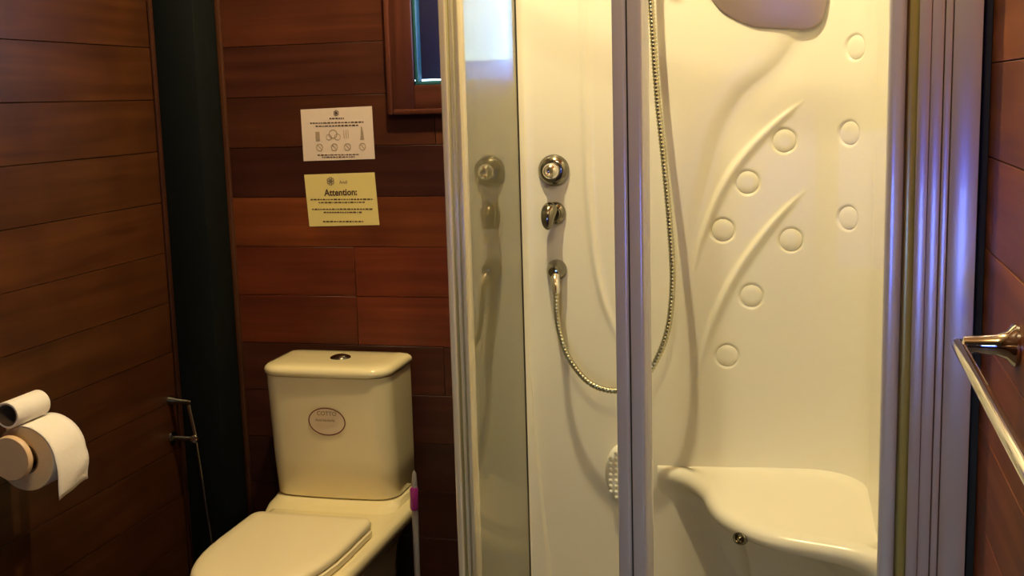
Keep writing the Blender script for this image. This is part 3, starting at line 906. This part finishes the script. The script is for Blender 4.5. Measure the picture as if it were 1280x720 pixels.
# ------------------------------------------------------------------ notices on the back wall
def word_lines(parent, lines, cx, y, m, seed, h):
    """print too small to read: rows of word-length marks"""
    rnd = random.Random(seed)
    for (z, w) in lines:
        bm = bmesh.new()
        x_ = cx - w / 2
        while x_ < cx + w / 2 - .002:
            L = min(rnd.uniform(.003, .0095), cx + w / 2 - x_)
            hh = h * rnd.uniform(.75, 1.1)
            add_box(bm, x_, x_ + L, y - .00025, y, z - hh / 2, z + hh / 2)
            x_ += L + .0024
        obj('print_line', bm, m, parent)

def notice(name, label, corners, m, group):
    """thin sheet through four corners (top left, top right, bottom right, bottom left) in x, z"""
    cx = sum(c[0] for c in corners) / 4; cz = sum(c[1] for c in corners) / 4
    t = thing(name, label, 'notice', (cx, YB, cz), group)
    L = [[Vector((p[0], YB - q, p[1])) for p in corners] for q in (.0004, .0012)]
    loft('sheet', L, m, t, auto=30)
    return t, cx, cz
YP = YB - .0016
n1, c1x, c1z = notice('wall_notice', 'white paper notice with four small pictures and crossed circles, the upper one', [(-1.321, 1.392), (-1.120, 1.396), (-1.118, 1.259), (-1.320, 1.256)], M['paper_white'], 'paper notices on the back wall')
word_lines(n1, [(1.3555, .150), (1.3475, .120)], -1.220, YP, M['ink'], 3, .0034)
word_lines(n1, [(1.2715, .120), (1.2655, .095)], -1.219, YP, M['ink'], 5, .0030)
word_lines(n1, [(1.3665, .042)], -1.219, YP, M['ink'], 7, .0040)
def emblem(parent, cx, cz, r, m):
    bm = bmesh.new()
    for a in (90, 150, 30, 210, 330, 270):
        ca, sa = math.cos(math.radians(a)), math.sin(math.radians(a))
        add_lathe(bm, (cx + ca * r * .55, YP, cz + sa * r * .55), (0, -1, 0), [(0, r * .38), (.00025, r * .38), (.00025, r * .20), (0, r * .2)], 12)
    add_lathe(bm, (cx, YP, cz), (0, -1, 0), [(0, 0), (0, r * .3), (.00025, r * .3), (.00025, 0)], 12)
    return obj('emblem', bm, m, parent)
emblem(n1, -1.220, 1.3805, .0085, M['ink'])
px_ = [-1.272, -1.230, -1.193, -1.151]
bm = bmesh.new()
add_box(bm, -1.282, -1.270, YP - .00025, YP, 1.309, 1.333); obj('picture_jar', bm, M['ink_grey'], n1)
bm = bmesh.new()
for dx, dz, r in ((-.012, -.004, .008), (0, .004, .012), (.012, -.004, .009)):
    add_lathe(bm, (-1.232 + dx, YP, 1.322 + dz), (0, -1, 0), [(0, r), (.0002, r), (.0002, r * .82), (0, r * .82)], 20)
obj('picture_pile', bm, M['ink_faint'], n1)
bm = bmesh.new()
for dx in (-.006, 0, .006):
    add_box(bm, -1.196 + dx, -1.1945 + dx, YP - .0002, YP, 1.314, 1.336)
obj('picture_strands', bm, M['ink_faint'], n1)
bm = bmesh.new()
vs = [bm.verts.new((x_, YP - .0003, z_)) for x_, z_ in ((-1.156, 1.309), (-1.145, 1.310), (-1.147, 1.330), (-1.150, 1.344), (-1.153, 1.343), (-1.154, 1.327))]
bm.faces.new(vs); obj('picture_bottle', bm, M['ink_grey'], n1)
for q in px_:
    bm = bmesh.new()
    add_lathe(bm, (q, YP, 1.2915), (0, -1, 0), [(0, .0098), (.00025, .0098), (.00025, .0080), (0, .0080)], 24)
    vs = add_box(bm, q - .0088, q + .0088, YP - .00025, YP, 1.2907, 1.2923)
    bmesh.ops.rotate(bm, verts=vs, cent=(q, YP, 1.2915), matrix=Matrix.Rotation(math.radians(45), 3, 'Y'))
    obj('crossed_circle', bm, M['ink_faint'], n1)

n2, c2x, c2z = notice('wall_notice', 'yellow paper notice headed Attention, hanging below the white one', [(-1.321, 1.220), (-1.121, 1.224), (-1.114, 1.085), (-1.314, 1.081)], M['paper_yellow'], 'paper notices on the back wall')
emblem(n2, -1.246, 1.202, .0125, M['ink_grey'])
text('heading', 'Attention:', .0245, (-1.219, YP, 1.1715), M['ink'], n2, rot=math.radians(-1), bold=.0007, sx=.92)
text('name_line', 'Anail', .0115, (-1.210, YP, 1.199), M['ink_faint'], n2, bold=.0003)
text('name_line', 'hotel', .0075, (-1.214, YP, 1.209), M['paper_white'], n2)
word_lines(n2, [(1.1535, .176), (1.1455, .132)], -1.218, YP, M['ink'], 11, .0034)
word_lines(n2, [(1.1275, .174), (1.1190, .108)], -1.216, YP, M['ink'], 13, .0034)
word_lines(n2, [(1.0945, .115)], -1.216, YP, M['ink'], 17, .0034)

# ------------------------------------------------------------------ towel bar on the right wall
BX, BZ, BY = 0.169, 1.101, 1.474
tb = thing('towel_bar', 'chrome towel bar on the right wall, beside the shower frame', 'towel bar', (XR, 1.16, BZ))
for yy in (BY - .002, BY - .60):
    lathe('bracket', (XR - .0005, yy, BZ + .002), (-1, 0, 0), [(0, 0), (0, .026), (.004, .0265), (.007, .024), (.012, .017), (.024, .0125), (.045, .0105), (.060, .0095), (.0635, 0)], M['chrome'], tb, 28)
lathe('bar', (BX, BY + .012, BZ), (0, -1, 0), [(0, 0), (.0005, .0055), (.003, .0075), (.01, .0078), (.62, .0078), (.628, .0065), (.629, 0)], M['chrome'], tb, 28)
